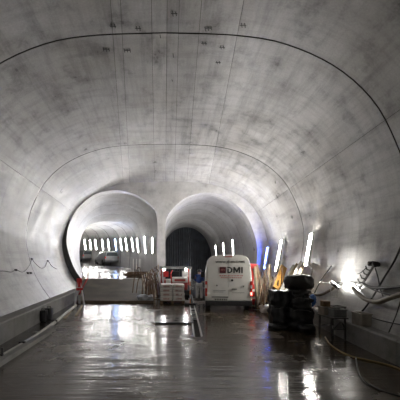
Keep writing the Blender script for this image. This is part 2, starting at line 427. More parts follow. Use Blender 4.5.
# ------------------------------------------------------------------ tunnels beyond
def loft(name, rings, mat, parent, gap=.02, depth=.08):
    """one lining ring panel between two section outlines (lists of world points)"""
    A, B = rings; n = len(A); V = []; UV = []; nd = 3; L = 0
    s = [0]
    for i in range(1, n): s.append(s[-1]+(A[i]-A[i-1]).length)
    ln = (B[n//2]-A[n//2]).length
    for j in range(nd+1):
        t = gap/ln+(1-2*gap/ln)*j/nd
        for i in range(n): V.append(A[i].lerp(B[i], t)); UV.append((s[i], A[n//2].y+ln*t))
    Fs = [[j*n+i, j*n+i+1, (j+1)*n+i+1, (j+1)*n+i] for j in range(nd) for i in range(n-1)]
    me = bpy.data.meshes.new(name); me.from_pydata([tuple(v) for v in V], [], Fs)
    uv = me.uv_layers.new(name='UVMap')
    for lp in me.loops: uv.data[lp.index].uv = UV[lp.vertex_index]
    o = obj(name, me, mat, parent, 40)
    return o
def shell(name, rings, label, off=.07):
    V = []; n = len(rings[0]); Fs = []
    for r in rings:
        c = sum(r, Vector())/n
        for p in r:
            q = p-c; V.append(tuple(p+q.normalized()*off))
    for j in range(len(rings)-1):
        for i in range(n-1): Fs.append([j*n+i, j*n+i+1, (j+1)*n+i+1, (j+1)*n+i])
    me = bpy.data.meshes.new(name); me.from_pydata(V, [], Fs); o = obj(name, me, 'joint', None, 40, 'structure'); tag(o, label); return o
YS = Y1+TH
# right tunnel: straight, unlit end
rr = []
for k in range(8):
    y = YS+(41.5-YS)*k/7; rr.append([Vector((p.x*(1-.0*k)+.02*k*0, y, p.y)) for p in ROP])
wt_r = shell('wall_tunnel_right', rr, 'straight concrete tunnel lining behind the white van')
for k in range(7): loft('lining_ring', rr[k:k+2], M['tunnel'], wt_r, gap=.02)
slab('floor_tunnel_right', [(-.02, Y1), (5.25, Y1), (5.25, 42), (-.02, 42)], -.3, -.004, 'tfloor', kind='structure')
bpy.data.objects['floor_tunnel_right']['label'] = 'dim wet floor of the right tunnel'
we = MB(); c0 = Vector((2.85, 41.55, 0))
we.add([tuple(p) for p in rr[-1]]+[(p.x, 41.9, p.z) for p in rr[-1]], [list(range(NS)), [NS+i for i in range(NS)][::-1]]+[[i, i+1, NS+i+1, NS+i] for i in range(NS-1)])
wall_end = we.build('wall_end', 'membrane', None, None, 'structure'); tag(wall_end, 'unlit dark end face of the right tunnel hung with membrane')
for k in range(9):                                                            # hanging membrane lengths
    x0 = .25+k*.59; x1 = x0+.56
    ztop = min(max(p.z for p in rr[-1] if abs(p.x-x) < .25) for x in (x0+.03, (x0+x1)/2, x1-.03))-.12
    mb = MB(); V = []
    for i in range(9):
        x = x0+(x1-x0)*i/8; V += [(x, 41.46-.05*math.sin(i*1.57+k), .05), (x, 41.46-.05*math.sin(i*1.57+k), ztop)]
    mb.add(V, [[2*i, 2*i+2, 2*i+3, 2*i+1] for i in range(8)]); o = mb.build('membrane_sheet', 'membrane', wall_end)

# left tunnel: climbs and bends to the left
def lt_floor(d): return .93+max(0, d-21.5)*.054
Y29 = 29.0
def sec(c, zf, head, w, h):
    """horseshoe section, right wall first, across the path"""
    base = [(.96, 0), (1.0, .30), (.99, .52), (.90, .74), (.70, .90), (.38, .985), (0, 1.0), (-.38, .985), (-.70, .90), (-.90, .74), (-.99, .52), (-1.0, .30), (-.95, 0)]
    pts = resample([(p.x, p.y, 0) for p in spline([(x, z, 0) for x, z in base], 8)], NS)
    cx, cy = math.cos(head), -math.sin(head)                                   # to the right of a path heading left by head
    cr = Vector((math.cos(head), math.sin(head), 0))
    return [Vector((c[0], c[1], zf))+cr*(p.x*w/2)+Vector((0, 0, p.y*h)) for p in pts]
S29 = sec((-4.72, Y29), lt_floor(Y29)-.12, .30, 5.0, 4.25)
lr = []
S20 = [Vector((p.x, YS, p.y)) for p in LOP]
for k in range(4):
    t = k/3; e = t
    lr.append([a.lerp(b, e) for a, b in zip(S20, S29)])
pos = Vector((-4.72, Y29)); head = .30; RAD = 34.0; step = 2.55; path_c = [(pos.copy(), head)]
for k in range(11):
    head += step/RAD; pos = pos+Vector((-math.sin(head), math.cos(head)))*step; path_c.append((pos.copy(), head))
    lr.append(sec(pos, lt_floor(pos.y)-.12, head, 5.0, 4.25))
wt_l = shell('wall_tunnel_left', lr, 'bending concrete tunnel lining lit by a long row of lamps')
for k in range(len(lr)-1): loft('lining_ring', lr[k:k+2], M['tunnel'], wt_l, gap=.012 if k < 3 else .05)
# its floor
V = []; Fs = []
fr = [[Vector((-5.2, 21.4, .93)), Vector((-.55, 21.4, .93))]]
for (p, h) in path_c:
    cr = Vector((math.cos(h), math.sin(h), 0)); c = Vector((p.x, p.y, lt_floor(p.y)))
    fr.append([c-cr*2.55, c+cr*2.55])
for a, b in fr:
    for i in range(7): V.append(tuple(a.lerp(b, i/6)))
for j in range(len(fr)-1):
    for i in range(6): Fs.append([j*7+i, j*7+i+1, (j+1)*7+i+1, (j+1)*7+i])
me = bpy.data.meshes.new('floor_tunnel_left'); me.from_pydata(V, [], Fs)
ftl = obj('floor_tunnel_left', me, 'tfloor', None, 60, 'structure'); tag(ftl, 'wet shiny floor of the left tunnel climbing away')
# ramp
R0, R1 = 16.9, 21.4
mb = MB(); V = []; nR = 10
for j in range(nR+1):
    t = j/nR; y = R0+(R1-R0)*t; z = .93*t**1.05
    xl = -4.55-.65*t; xr = -1.28+.55*t
    V += [(xl, y, -.05), (xl, y, z+.02), (xl*.66+xr*.34, y, z+.015), (xl*.34+xr*.66, y, z+.015), (xr, y, z+.02), (xr, y, -.05)]
Fs = [[j*6+i, j*6+i+1, (j+1)*6+i+1, (j+1)*6+i] for j in range(nR) for i in range(5)]+[[nR*6+i for i in range(6)], [5, 4, 3, 2, 1, 0]]
mb.add(V, Fs); ro = mb.build('floor_ramp', 'ramp', None, None, 'structure'); tag(ro, 'dirty concrete ramp rising into the left tunnel mouth')

# ------------------------------------------------------------------ tube lamps
def tube_lamp(name, a, b, mat, label, group, toward, r=.028, wide=False):
    a = Vector(a); b = Vector(b)
    t = thing(name, a, label, 'lamp', 0, group)
    a0 = Vector((0, 0, 0)); b0 = b-a; dr = b0.normalized(); tw = Vector(toward); tw = (tw-dr*tw.dot(dr)).normalized()
    MB().cyl(a0+dr*.03, b0-dr*.03, r, 10).build('tube', mat, t, 40)
    MB().bar(a0-tw*.055, b0-tw*.055, .23 if wide else .09, .03, tw).build('housing', 'white', t)
    if wide:
        sd = dr.cross(tw)
        for e in (-.12, .12): MB().bar(a0+sd*e-tw*.022, b0+sd*e-tw*.022, .012, .10, tw).build('spill_shield', 'white', t)  # side rims added to keep the tube's spill off the wall beside it
    for e in (a0, b0): MB().box(e-tw*.012, (.06, .06, .06), None, .008).build('end_cap', 'grey_plastic', t)
    return t
G1 = 'tube lamps along the right cavern wall'
def wall_lamp(p_bot, p_top, mat, label, off=.16):
    A = on_wall(*p_bot, off); B = on_wall(*p_top, off)
    d = (A.y+B.y)/2
    B = Vector((wall_x(B.y, B.z)-off, B.y, B.z)); A = at(*p_bot, B.y-.05)                 # foot stands off the wall, head leans on it
    return tube_lamp('tube_lamp', A, B, mat, label, G1, (-1, -.0, .25), wide=True)
wall_lamp((306, 266), (316, 233), 'tube', 'leaning white tube lamp on right wall above the planks, nearest and longest')
wall_lamp((276, 271), (285, 240), 'tube', 'leaning white tube lamp on right wall between the blue lamp and nearest lamp')
def added_lamp(d, z0, z1, mat, label, off=.16):
    return tube_lamp('tube_lamp', (wall_x(d, z0)-off, d-.05, z0), (wall_x(d, z1)-off, d+.05, z1), mat, label, G1, (-1, -.0, .25), wide=True)
wall_lamp((264.5, 269), (270.5, 247), 'tube_blue', 'glowing blue tube lamp on right wall beside the tunnel mouth')
for i, d in enumerate((-3.6, -10.0)):  # unseen lamps added behind the camera for brightness, carrying on the wall row
    added_lamp(d, 2.0, 3.3, 'tube', 'unseen white tube lamp added on right wall behind the viewpoint, %s from the viewer' % ordinal(i))
for i, d in enumerate((26.7, 31.0, 35.6)):                                      # right tunnel
    tube_lamp('tube_lamp', (5.42, d, 2.15), (5.30, d, 3.75), 'tube_right', 'white tube lamp on the right tunnel wall above the van roof, %s from the mouth' % ordinal(i), 'lamps in the right tunnel', (-1, 0, 0), wide=True)
# left tunnel: along the outer (right) wall
rw = []
for k in range(len(lr)-1):
    for j in range(12): rw.append([lr[k][i].lerp(lr[k+1][i], j/12) for i in range(0, 30)])
def px_of(p): return VX+F*p.x/p.y
used = -1
for i, tx in enumerate((154.3, 147.0, 139.5, 134.6, 128.5, 122.5, 117.0, 110.5, 104.0, 97.5, 92.0, 86.5)):
    best = min(range(len(rw)), key=lambda q: abs(px_of(min(rw[q], key=lambda p: abs(p.z-lt_floor(p.y)-2.0)))-tx)+(0 if rw[q][5].y < 48 else 99))
    col = rw[best]; yy = col[0].y; zf = lt_floor(max(yy, 21.5))
    lo = min(col, key=lambda p: abs(p.z-(zf+1.45))); hi = min(col, key=lambda p: abs(p.z-(zf+2.75)))
    q = min(best+1, len(rw)-1) if best == 0 else best
    tdir = (rw[q][3]-rw[q-1][3]).normalized(); nrm = Vector((-tdir.y, tdir.x, 0)).normalized()
    tube_lamp('tube_lamp', lo+nrm*.12, hi+nrm*.12, 'tube_bluish' if i == 6 else 'tube_far', ('blue-tinted' if i == 6 else 'white')+' tube lamp on the left tunnel wall, %s from the pillar' % ordinal(i), 'row of lamps in the left tunnel', nrm, .034, True)

# ------------------------------------------------------------------ white van
van = thing('work_van', (2.54, 13.6, 0), 'white panel van with black lettering on its closed rear doors', 'van', rz=-.118)
SECT = [(0, .34), (.70, .34), (.90, .40), (.935, .60), (.945, .95), (.93, 1.35), (.895, 1.70), (.845, 1.98), (.775, 2.14), (.66, 2.235), (.50, 2.275), (.25, 2.29), (0, 2.295)]
SR = [(p.x, p.y) for p in spline([(x, z, 0) for x, z in SECT], 3)]
def vsec(y):
    if y < .12: k = .955+.045*math.sqrt(max(0, 1-((.12-y)/.12)**2))
    else: k = 1.0
    top = 2.295
    if y > 3.7: top = 2.295-(y-3.7)*.12
    if y > 4.1: top = 2.247-(y-4.1)*1.15
    if y > 4.95: top = 1.27-(y-4.95)*.35
    if y > 5.45: top = 1.09-(y-5.45)*2.4
    out = []
    for x, z in SR:
        zz = .34+(z-.34)*(top-.34)/(2.295-.34)
        out.append((x*k*(1 if y < 4.9 else 1-.10*((y-4.9)/.8)**2), (z-1.3)*(.985+.015*k)+1.3 if y < .12 else zz))
    return out
V = []; Fs = []; yy = [0, .03, .07, .12, .8, 1.6, 2.4, 3.2, 3.7, 4.1, 4.4, 4.7, 4.95, 5.2, 5.45, 5.7]; m_ = len(SR)
for y in yy:
    s_ = vsec(y); full = [(x, z) for x, z in s_]+[(-x, z) for x, z in reversed(s_[1:-1])]
    V += [(x, y, z) for x, z in full]; nf = len(full)
Fs = [[j*nf+i, j*nf+(i+1) % nf, (j+1)*nf+(i+1) % nf, (j+1)*nf+i] for j in range(len(yy)-1) for i in range(nf)]+[list(range(nf)), [(len(yy)-1)*nf+i for i in range(nf)][::-1]]
MB().add(V, Fs).build('body', 'van_white', van, 35)
# rear doors
outl = [(x*.955, z) for x, z in SR if z > .45]
def door_poly(sg):
    pts = [(sg*.006, .47), (sg*.86, .47)]+[(sg*min(x, .86)*.965, min(z, 2.19)) for x, z in SR if z > .62 and x > .03]+[(sg*.006, 2.19)]
    return pts
for sg in (-1, 1):
    dm = MB().prism(door_poly(sg), (0, -.032, 0), (1, 0, 0), (0, 0, 1), (0, .04, 0)).mesh('rear_door')
    bm = bmesh.new(); bm.from_mesh(dm); bmesh.ops.bevel(bm, geom=[e for e in bm.edges if abs(e.verts[0].co.y+.032) < 1e-4 and abs(e.verts[1].co.y+.032) < 1e-4], offset=.012, segments=2, affect='EDGES'); bm.to_mesh(dm); bm.free()
    dr = obj('rear_door', dm, 'van_white', van, 35)
    if sg > 0:
        MB().box((.22, -.045, .92), (.20, .02, .035), None, .006).build('door_handle', 'black', dr)
        MB().cyl((.14, -.05, 1.27), (.14, -.03, 1.27), .045, 14).build('lock', 'black', dr, 40)
        MB().box((.58, -.04, 1.03), (.05, .02, .05), None, .006).build('hinge', 'grey_plastic', dr)
    else:
        MB().cyl((-.46, -.046, 1.06), (-.46, -.03, 1.06), .032, 12).build('lock', 'black', dr, 40)
        MB().box((-.34, -.042, .60), (.66, .02, .035), None, .006).build('plate_lamp', 'black', dr)
        npl = MB().box((-.31, -.044, .50), (.56, .016, .125), None, .004).build('number_plate', 'plate', dr)
    for zz in (.75, 1.85): MB().box((sg*.845, -.035, zz), (.05, .035, .10), None, .008).build('hinge', 'van_white', dr)
for k in range(7): MB().box((-.52+k*.07, -.054, .50), (.034, .003, .07)).build('plate_character', 'ink', npl)
for sg in (-1, 1):
    tl = MB().box((sg*.888, -.012, .93), (.085, .07, .60), None, .02).build('tail_light', 'amber', van)
    MB().box((sg*.888, -.05, 1.02), (.06, .012, .14), None, .004).build('reversing_lens', 'white', tl)
    MB().box((sg*.888, -.05, .74), (.06, .012, .12), None, .004).build('brake_lens', 'taillit' if sg > 0 else 'amber', tl)
MB().box((0, .06, .35), (1.84, .26, .20), None, .04).build('bumper', 'black', van, 35)
MB().box((0, -.01, 2.21), (.30, .05, .035), None, .008).build('high_brake_light', 'amber', van)
for sg in (-1, 1):
    for wy in (1.0, 4.6):
        w = MB().tube([(sg*.70, wy, .34), (sg*.72, wy, .34), (sg*.90, wy, .34), (sg*.92, wy, .34)], [.29, .34, .34, .30], 24).build('wheel', 'rubber', van, 40)
        MB().cyl((sg*.90, wy, .34), (sg*.935, wy, .34), .19, 18).build('hub_cap', 'steel', w, 40)
    mi = MB().box((sg*1.06, 4.2, 1.35), (.20, .10, .30), None, .03).build('mirror', 'black', van, 35)
MB().prism([(-.70, 0), (.70, 0), (.62, .62), (-.62, .62)], (0, 4.80, 1.42), (1, 0, 0), (0, -.66, .75), (0, .01, .01)).build('windscreen', 'glass', van)
for sg in (-1, 1): MB().prism([(3.75, 1.35), (4.55, 1.35), (4.2, 1.95), (3.75, 1.98)], (sg*.90, 0, 0), (0, 1, 0), (0, 0, 1), (sg*.03, 0, 0)).build('side_window', 'glass', van)
def text(body, width, height, centre, mat, parent, name='lettering', bold=0.0):
    cu = bpy.data.curves.new('t', 'FONT'); cu.body = body; cu.extrude = .002; cu.offset = bold; cu.resolution_u = 4
    o = bpy.data.objects.new('t', cu); COL.objects.link(o); dg = bpy.context.evaluated_depsgraph_get(); dg.update()
    me = bpy.data.meshes.new_from_object(o.evaluated_get(dg)); bpy.data.objects.remove(o); bpy.data.curves.remove(cu)
    xs = [v.co.x for v in me.vertices]; ys_ = [v.co.y for v in me.vertices]
    sx = width/(max(xs)-min(xs)); sy = height/(max(ys_)-min(ys_)); cx, cy = (max(xs)+min(xs))/2, (max(ys_)+min(ys_))/2
    for v in me.vertices: v.co = Vector((centre[0]+(v.co.x-cx)*sx, centre[1]-v.co.z, centre[2]+(v.co.y-cy)*sy))
    me.materials.clear(); return obj(name, me, mat, parent)
text('www.d-m-i.net', 1.16, .125, (.06, -.036, 2.02), 'ink', van, bold=.004)
h_, t_, zb = .24, .05, 1.56
MB().prism([(0, 0), (.10, 0), (.16, .03), (.19, .08), (.19, .16), (.16, .21), (.10, .24), (0, .24), (0, .195), (.09, .195), (.12, .18), (.14, .15), (.14, .09), (.12, .06), (.09, .045), (.05, .045), (.05, .17), (0, .17)], (-.045, -.034, zb), (1, 0, 0), (0, 0, 1), (0, -.004, 0)).build('lettering', 'ink', van)
MB().prism([(0, 0), (.05, 0), (.05, .15), (.11, .03), (.15, .03), (.21, .15), (.21, 0), (.26, 0), (.26, .24), (.20, .24), (.13, .10), (.06, .24), (0, .24)], (.19, -.034, zb), (1, 0, 0), (0, 0, 1), (0, -.004, 0)).build('lettering', 'ink', van)
MB().prism([(0, 0), (.052, 0), (.052, .24), (0, .24)], (.50, -.034, zb), (1, 0, 0), (0, 0, 1), (0, -.004, 0)).build('lettering', 'ink', van)
lg = MB().box((-.23, -.036, 1.68), (.25, .01, .25), None, .003).build('logo_square', 'maroon', van)
text('m', .14, .085, (-.23, -.043, 1.68), 'red_ink', lg, 'logo_letter')
for zz, x0, x1, mat in ((1.455, -.36, .52, 'red_ink'), (1.375, -.30, .52, 'red_ink')):
    x = x0
    while x < x1:
        wd = random.uniform(.03, .09); MB().box((x+wd/2, -.035, zz), (wd, .004, .035)).build('small_print', mat, van); x += wd+.022
for x0, x1, zz in ((-.62, -.12, .86), (-.62, -.2, .80), (.12, .62, .78)):
    MB().box(((x0+x1)/2, -.034, zz), (x1-x0, .004, .012)).build('small_print', 'grey_plastic', van)

# red cabinet beside the van
cb = thing('equipment_cabinet', (3.93, 15.0, 0), 'tall red steel equipment cabinet just right of the white van', 'cabinet')
MB().box((0, .31, 1.02), (.34, .60, 1.80), None, .03).build('body', 'red', cb, 35)
cd = MB().box((0, -.012, 1.02), (.29, .03, 1.70), None, .01).build('door', 'red', cb)
MB().box((-.02, -.035, 1.10), (.03, .03, .16), None, .006).build('handle', 'white', cd)
for zz in (.42, .75): MB().box((-.0, -.03, zz), (.16, .012, .10), None, .003).build('warning_label', 'white', cd)
for sx in (-.12, .12):
    for sy in (.08, .54): MB().cyl((sx, sy, 0), (sx, sy, .14), .04, 10).build('foot', 'black', cb)

# ------------------------------------------------------------------ person by the van
per = thing('person', (1.81, 18.0, 0), 'person in dark blue jacket and pale trousers leaning towards the van', 'person', rz=-.12); per.scale = (.9, .9, .9)
def skin_mesh(verts, edges, radii, sub=2):
    me = bpy.data.meshes.new('sk'); me.from_pydata([tuple(v) for v in verts], edges, []); o = bpy.data.objects.new('sk', me); COL.objects.link(o)
    md = o.modifiers.new('s', 'SKIN'); sk = me.skin_vertices[0].data
    for i, r in enumerate(radii): sk[i].radius = (r, r) if not isinstance(r, tuple) else r
    sk[0].use_root = True; md.use_smooth_shade = True
    ms = o.modifiers.new('u', 'SUBSURF'); ms.levels = sub; ms.render_levels = sub
    dg = bpy.context.evaluated_depsgraph_get(); dg.update(); out = bpy.data.meshes.new_from_object(o.evaluated_get(dg)); bpy.data.objects.remove(o); return out
# local: +Y is the way the person faces; slight forward lean, arms reaching forward
J = dict(pel=(0, 0, .92), sp=(0, .07, 1.14), ch=(0, .17, 1.34), nk=(0, .25, 1.47), hd0=(0, .29, 1.55), hd1=(0, .33, 1.64),
         hl=(-.10, 0, .88), kl=(-.12, .06, .49), al=(-.13, -.03, .09), tl=(-.14, .14, .045), hr=(.10, 0, .88), kr=(.13, .02, .49), ar=(.14, -.10, .09), tr=(.15, .07, .045),
         sl=(-.19, .17, 1.39), el=(-.25, .30, 1.15), wl=(-.20, .50, 1.08), sr=(.19, .17, 1.39), er=(.25, .30, 1.15), wr=(.20, .50, 1.08))
def chain(names, rad): return names, rad
def build_skin(names, edges, rad, sub=2): ix = {n: i for i, n in enumerate(names)}; return skin_mesh([J[n] for n in names], [(ix[a], ix[b]) for a, b in edges], rad, sub)
bn = ['pel', 'sp', 'ch', 'nk', 'hd0', 'hd1', 'hl', 'kl', 'al', 'tl', 'hr', 'kr', 'ar', 'tr', 'sl', 'el', 'wl', 'sr', 'er', 'wr']
be = [('pel', 'sp'), ('sp', 'ch'), ('ch', 'nk'), ('nk', 'hd0'), ('hd0', 'hd1'), ('pel', 'hl'), ('hl', 'kl'), ('kl', 'al'), ('al', 'tl'), ('pel', 'hr'), ('hr', 'kr'), ('kr', 'ar'), ('ar', 'tr'), ('ch', 'sl'), ('sl', 'el'), ('el', 'wl'), ('ch', 'sr'), ('sr', 'er'), ('er', 'wr')]
br = [.13, .12, .13, .055, .085, .085, .085, .06, .042, .035, .085, .06, .042, .035, .06, .045, .032, .06, .045, .032]
# fingers on both hands
fv = [J[n] for n in bn]; fe = [(bn.index(a), bn.index(b)) for a, b in be]; frd = list(br)
for s, w in ((-1, 'wl'), (1, 'wr')):
    wv = Vector(J[w]); pv = wv+Vector((0, .08, -.01)); fv.append(tuple(pv)); frd.append(.034); pi = len(fv)-1; fe.append((bn.index(w), pi))
    for k, ln in enumerate((.07, .08, .075, .06)):
        a = pv+Vector((-.033+.022*k, .03, -.005)); b = a+Vector((0, ln*.55, -.012)); c = b+Vector((0, ln*.35, -.035))
        for q in (a, b, c): fv.append(tuple(q)); frd.append(.009)
        m0 = len(fv)-3; fe += [(pi, m0), (m0, m0+1), (m0+1, m0+2)]
    a = wv+Vector((-s*.035, .05, .0)); b = a+Vector((-s*.025, .045, -.01)); fv += [tuple(a), tuple(b)]; frd += [.011, .009]; fe += [(pi, len(fv)-2), (len(fv)-2, len(fv)-1)]
obj('body', skin_mesh(fv, fe, frd), 'skin', per, 60)
obj('jacket', build_skin(['ch', 'sp', 'pel', 'sl', 'el', 'wl', 'sr', 'er', 'wr', 'nk'], [('ch', 'sp'), ('sp', 'pel'), ('ch', 'sl'), ('sl', 'el'), ('el', 'wl'), ('ch', 'sr'), ('sr', 'er'), ('er', 'wr'), ('ch', 'nk')], [.175, .165, .165, .085, .07, .052, .085, .07, .052, .07]), 'blue', per, 60)
obj('trousers', build_skin(['pel', 'hl', 'kl', 'al', 'hr', 'kr', 'ar'], [('pel', 'hl'), ('hl', 'kl'), ('kl', 'al'), ('pel', 'hr'), ('hr', 'kr'), ('kr', 'ar')], [.155, .115, .09, .07, .115, .09, .07]), 'trousers', per, 60)
for s, a, t_ in ((-1, 'al', 'tl'), (1, 'ar', 'tr')):
    A = Vector(J[a]); T = Vector(J[t_]); MB().box(((A.x+T.x)/2, (A.y+T.y)/2, .055), (.11, .31, .11), None, .035).build('boot', 'black', per, 40)
bm = bmesh.new(); bmesh.ops.create_uvsphere(bm, u_segments=18, v_segments=10, radius=.125)
for v in bm.verts:
    v.co.y *= 1.15
    if v.co.z < 0: v.co.z *= .12; v.co.x *= 1.08; v.co.y *= 1.10
    v.co += Vector((0, .335, 1.665))
me = bpy.data.meshes.new('helmet'); bm.to_mesh(me); bm.free(); obj('cap', me, 'cable', per, 50)
for s in (-1, 1):
    MB().box((s*.035, .423, 1.625), (.026, .008, .012), None, .003).build('eye', 'ink', per)
    MB().box((s*.088, .33, 1.61), (.016, .04, .06), None, .006).build('ear', 'skin', per)
MB().box((0, .43, 1.595), (.026, .034, .045), None, .008).build('nose', 'skin', per)
MB().box((0, .418, 1.558), (.05, .008, .010), None, .003).build('mouth', 'bag_print', per)

# ------------------------------------------------------------------ pallet of sacks
PY, PXc = 16.25, .36
pal = thing('pallet', (PXc, PY, 0), 'timber pallet under the stack of pale sacks', 'pallet')
for k in range(5): MB().box((0, .06+k*.24, .13), (1.2, .13, .022)).build('top_board', 'wood', pal)
for x in (-.52, 0, .52):
    MB().box((x, .54, .065), (.12, 1.1, .085)).build('bearer', 'wood', pal); MB().box((x, .54, .011), (.12, 1.1, .022)).build('bottom_board', 'wood', pal)
bagm = lumpy((0, 0, 0), (.585, .53, .205), 3, amp=.05, freq=2.0, flat=.86)
for v in bagm.vertices: pass
z0 = .141; first = None
for lay in range(4):
    for ix in (0, 1):
        for iy in (0, 1):
            me = lumpy((0, 0, .0975), (.585, .53, .195), lay*4+ix*2+iy+1, amp=.09, freq=2.4, flat=.8)
            o = obj('cement_sack', me, 'bag', None, 60); o.location = (PXc-.295+.59*ix+random.uniform(-.012, .012), PY+.28+.535*iy, z0+lay*.197)
            lb = 'pale paper sack on the pallet, %s layer, %s %s' % (('bottom', 'second', 'third', 'top')[lay], ('front', 'rear')[iy], ('left', 'right')[ix])
            tag(o, lb, 'sack', 'sacks stacked on the pallet')
            if iy == 0:
                MB().box((0, -.262, .10), (.30, .012, .085), None, .004).build('print', 'bag_print', o)
                if lay == 3: pass
# ------------------------------------------------------------------ red site machine behind the pallet
mc = thing('site_loader', (.60, 18.6, 0), 'small red and white site machine with two lit work lamps', 'machine')
for s in (-1, 1):
    tr = MB().prism([(-.75, .0), (.75, .0), (.92, .18), (.80, .42), (-.80, .42), (-.92, .18)], (s*.62-.14, .85, 0), (0, 1, 0), (0, 0, 1), (.28, 0, 0)).build('track', 'rubber', mc)
    for k in range(4): MB().cyl((s*.62+s*.13, .25+k*.4, .2), (s*.62+s*.16, .25+k*.4, .2), .13, 12).build('roller', 'dark_steel', tr, 40)
MB().box((0, .95, .72), (1.30, 1.5, .55), None, .06).build('body', 'dull_red', mc, 35)
bo = MB().box((.22, .30, 1.02), (.85, .5, .30), None, .06).build('bonnet', 'white', mc, 35)
MB().box((.22, .04, 1.0), (.60, .02, .12)).build('grille', 'dull_red', bo)
for s in (-1, 1):
    MB().box((s*.80, .35, 1.12), (.09, .10, 1.05), None, .01).build('post', 'dull_red' if s < 0 else 'white', mc)
    MB().box((s*.80, 1.5, 1.15), (.07, .07, 1.0), None, .01).build('post', 'dull_red', mc)
MB().box((0, .35, 1.66), (1.80, .14, .09), None, .015).build('cross_bar', 'steel', mc)
MB().box((0, .95, 1.72), (1.80, 1.3, .05), None, .015).build('roof', 'grey_plastic', mc)
MB().box((-.55, .28, 1.32), (.30, .12, .30), None, .03).build('panel', 'red', mc)
MB().box((.52, .28, 1.34), (.34, .12, .34), None, .03).build('panel', 'white', mc)
MB().box((.0, .9, 1.22), (.45, .4, .5), None, .05).build('seat', 'black', mc, 35)
MB().tube([(-.25, .25, 1.0), (-.28, .2, 1.35), (-.2, .3, 1.55)], .03).build('lever', 'red', mc)
MB().box((-.42, .10, .82), (.26, .2, .5), None, .04).build('side_tank', 'white', mc, 35)
for x in (-.66, .57):
    hl = MB().cyl((x, .30, 1.58), (x, .22, 1.58), .085, 14).build('work_lamp', 'black', mc, 40)
    MB().cyl((x, .219, 1.58), (x, .205, 1.58), .062, 14).build('lens', 'head', hl, 40)

# red and white post with base
ps = thing('barrier_post', (1.16, 15.7, 0), 'thin red and white post on black foot right of the sacks', 'post')
MB().box((0, 0, .05), (.50, .30, .10), None, .03).build('base', 'rubber', ps)
for k in range(5): MB().cyl((0, 0, .1+k*.2), (0, 0, .1+(k+1)*.2), .028, 10).build('band', 'orange' if k % 2 == 0 else 'white', ps, 40)

# floor plate with lifting holes and the drain channel
fp = MB(); pl = [(-.46, 10.95), (.92, 10.95), (.98, 12.5), (-.24, 12.5)]
bm = bmesh.new(); outer_l = [Vector((x, y, 0)) for x, y in pl]
holes = [[Vector((cx+.07*math.cos(a), cy+.09*math.sin(a), 0)) for a in [2*PI*k/12 for k in range(12)]] for cx, cy in ((.10, 11.75), (.42, 11.75), (.36, 11.35))]
allp = [outer_l]+holes; flat = [p for q in allp for p in q]; tr_ = tessellate_polygon(allp); n = len(flat)
Fs = [list(t) for t in tr_]+[[n+i for i in reversed(t)] for t in tr_]; o0 = 0
for q in allp:
    for i in range(len(q)): a, b = o0+i, o0+(i+1) % len(q); Fs.append([a, b, n+b, n+a])
    o0 += len(q)
fp.add([(p.x, p.y, .055) for p in flat]+[(p.x, p.y, .03) for p in flat], Fs); bm.free()
plate = fp.build('steel_plate', 'wet_steel'); tag(plate, 'wet steel road plate with three lifting holes lying on the floor', 'plate')
for (x, y) in ((-.35, 11.0), (.84, 11.0), (-.17, 12.4), (.90, 12.4)): MB().box((x, y, .015), (.10, .10, .03)).build('packer', 'dark_wood', plate)
dc = thing('drain_channel', (0, 0, 0), 'narrow open drain slot in the floor left of the van', None); dc['kind'] = 'structure'
ysn = [9.1, 12, 14, 16.4, Y1]
for s, nm in ((.0, 'channel_edge'), (.20, 'channel_edge')):
    for a, b in zip(ysn[:-1], ysn[1:]): MB().bar((chx(a, s), a, -.003), (chx(b, s), b, -.003), .045, .03).build(nm, 'steel', dc)
for k in range(14):
    y = 11.9+k*.36
    MB().box((chx(y, .10), y, -.02), (.17, .24, .03)).build('cover', 'dark_steel' if k % 3 else 'wet_steel', dc)

# timber sill and boards at the ramp foot
def plank(name, a, b, w, h, mat, label, cat='plank', group=None, up=(0, 0, 1)):
    o = MB().bar(a, b, w, h, up).build(name, mat); return tag(o, label, cat, group)
plank('timber_beam', (-4.35, 16.72, .06), (-.55, 16.55, .06), .14, .12, 'dark_wood', 'long wet timber beam lying across the foot of the ramp', 'beam')
plank('timber_beam', (-.95, 17.2, .12), (-.15, 17.05, .12), .16, .05, 'dark_wood', 'short dark board on the floor left of the sacks', 'plank')

# ------------------------------------------------------------------ trestle barrier at the ramp
tb = thing('barrier_trestle', (-4.02, 16.0, 0), 'red and white folding barrier leaning at the left foot of the ramp', 'barrier', rz=.5)
for a, b in (((-.22, 0, 0), (-.05, .1, 1.22)), ((.22, .0, 0), (.04, .1, 1.22)), ((.10, .42, 0), (.0, .12, 1.2))):
    MB().bar(a, b, .09, .05).build('leg', 'white', tb)
MB().box((0, .06, 1.02), (.24, .05, .42), None, .01).build('board', 'red', tb)
MB().box((0, .03, .72), (.30, .05, .12), None, .01).build('board', 'red', tb)
MB().bar((.02, .1, 1.05), (.62, .5, 1.45), .07, .05).build('arm', 'pale_wood', tb)
MB().bar((.0, .12, .45), (.52, .48, 1.2), .06, .05).build('arm', 'dull_red', tb)

# black containers in the left gutter
for k, (px, py, s, h, lb) in enumerate(((43.5, 321.5, .25, .40, 'black bag standing in the left gutter against the ledge, left one'), (49.0, 320, .22, .42, 'black bag standing in the left gutter against the ledge, right one'))):
    p = fl(px, py, -.03); o = obj('black_bag', lumpy((0, 0, h/2), (s, .3, h), k+21, amp=.10, flat=.8), 'tarp', None, 60)
    o.location = (p.x, p.y, -.035); tag(o, lb, 'bag')
    MB().tube([(-.07, 0, h-.03), (-.05, 0, h+.06), (.05, 0, h+.06), (.07, 0, h-.03)], .012).build('handle', 'cable', o)

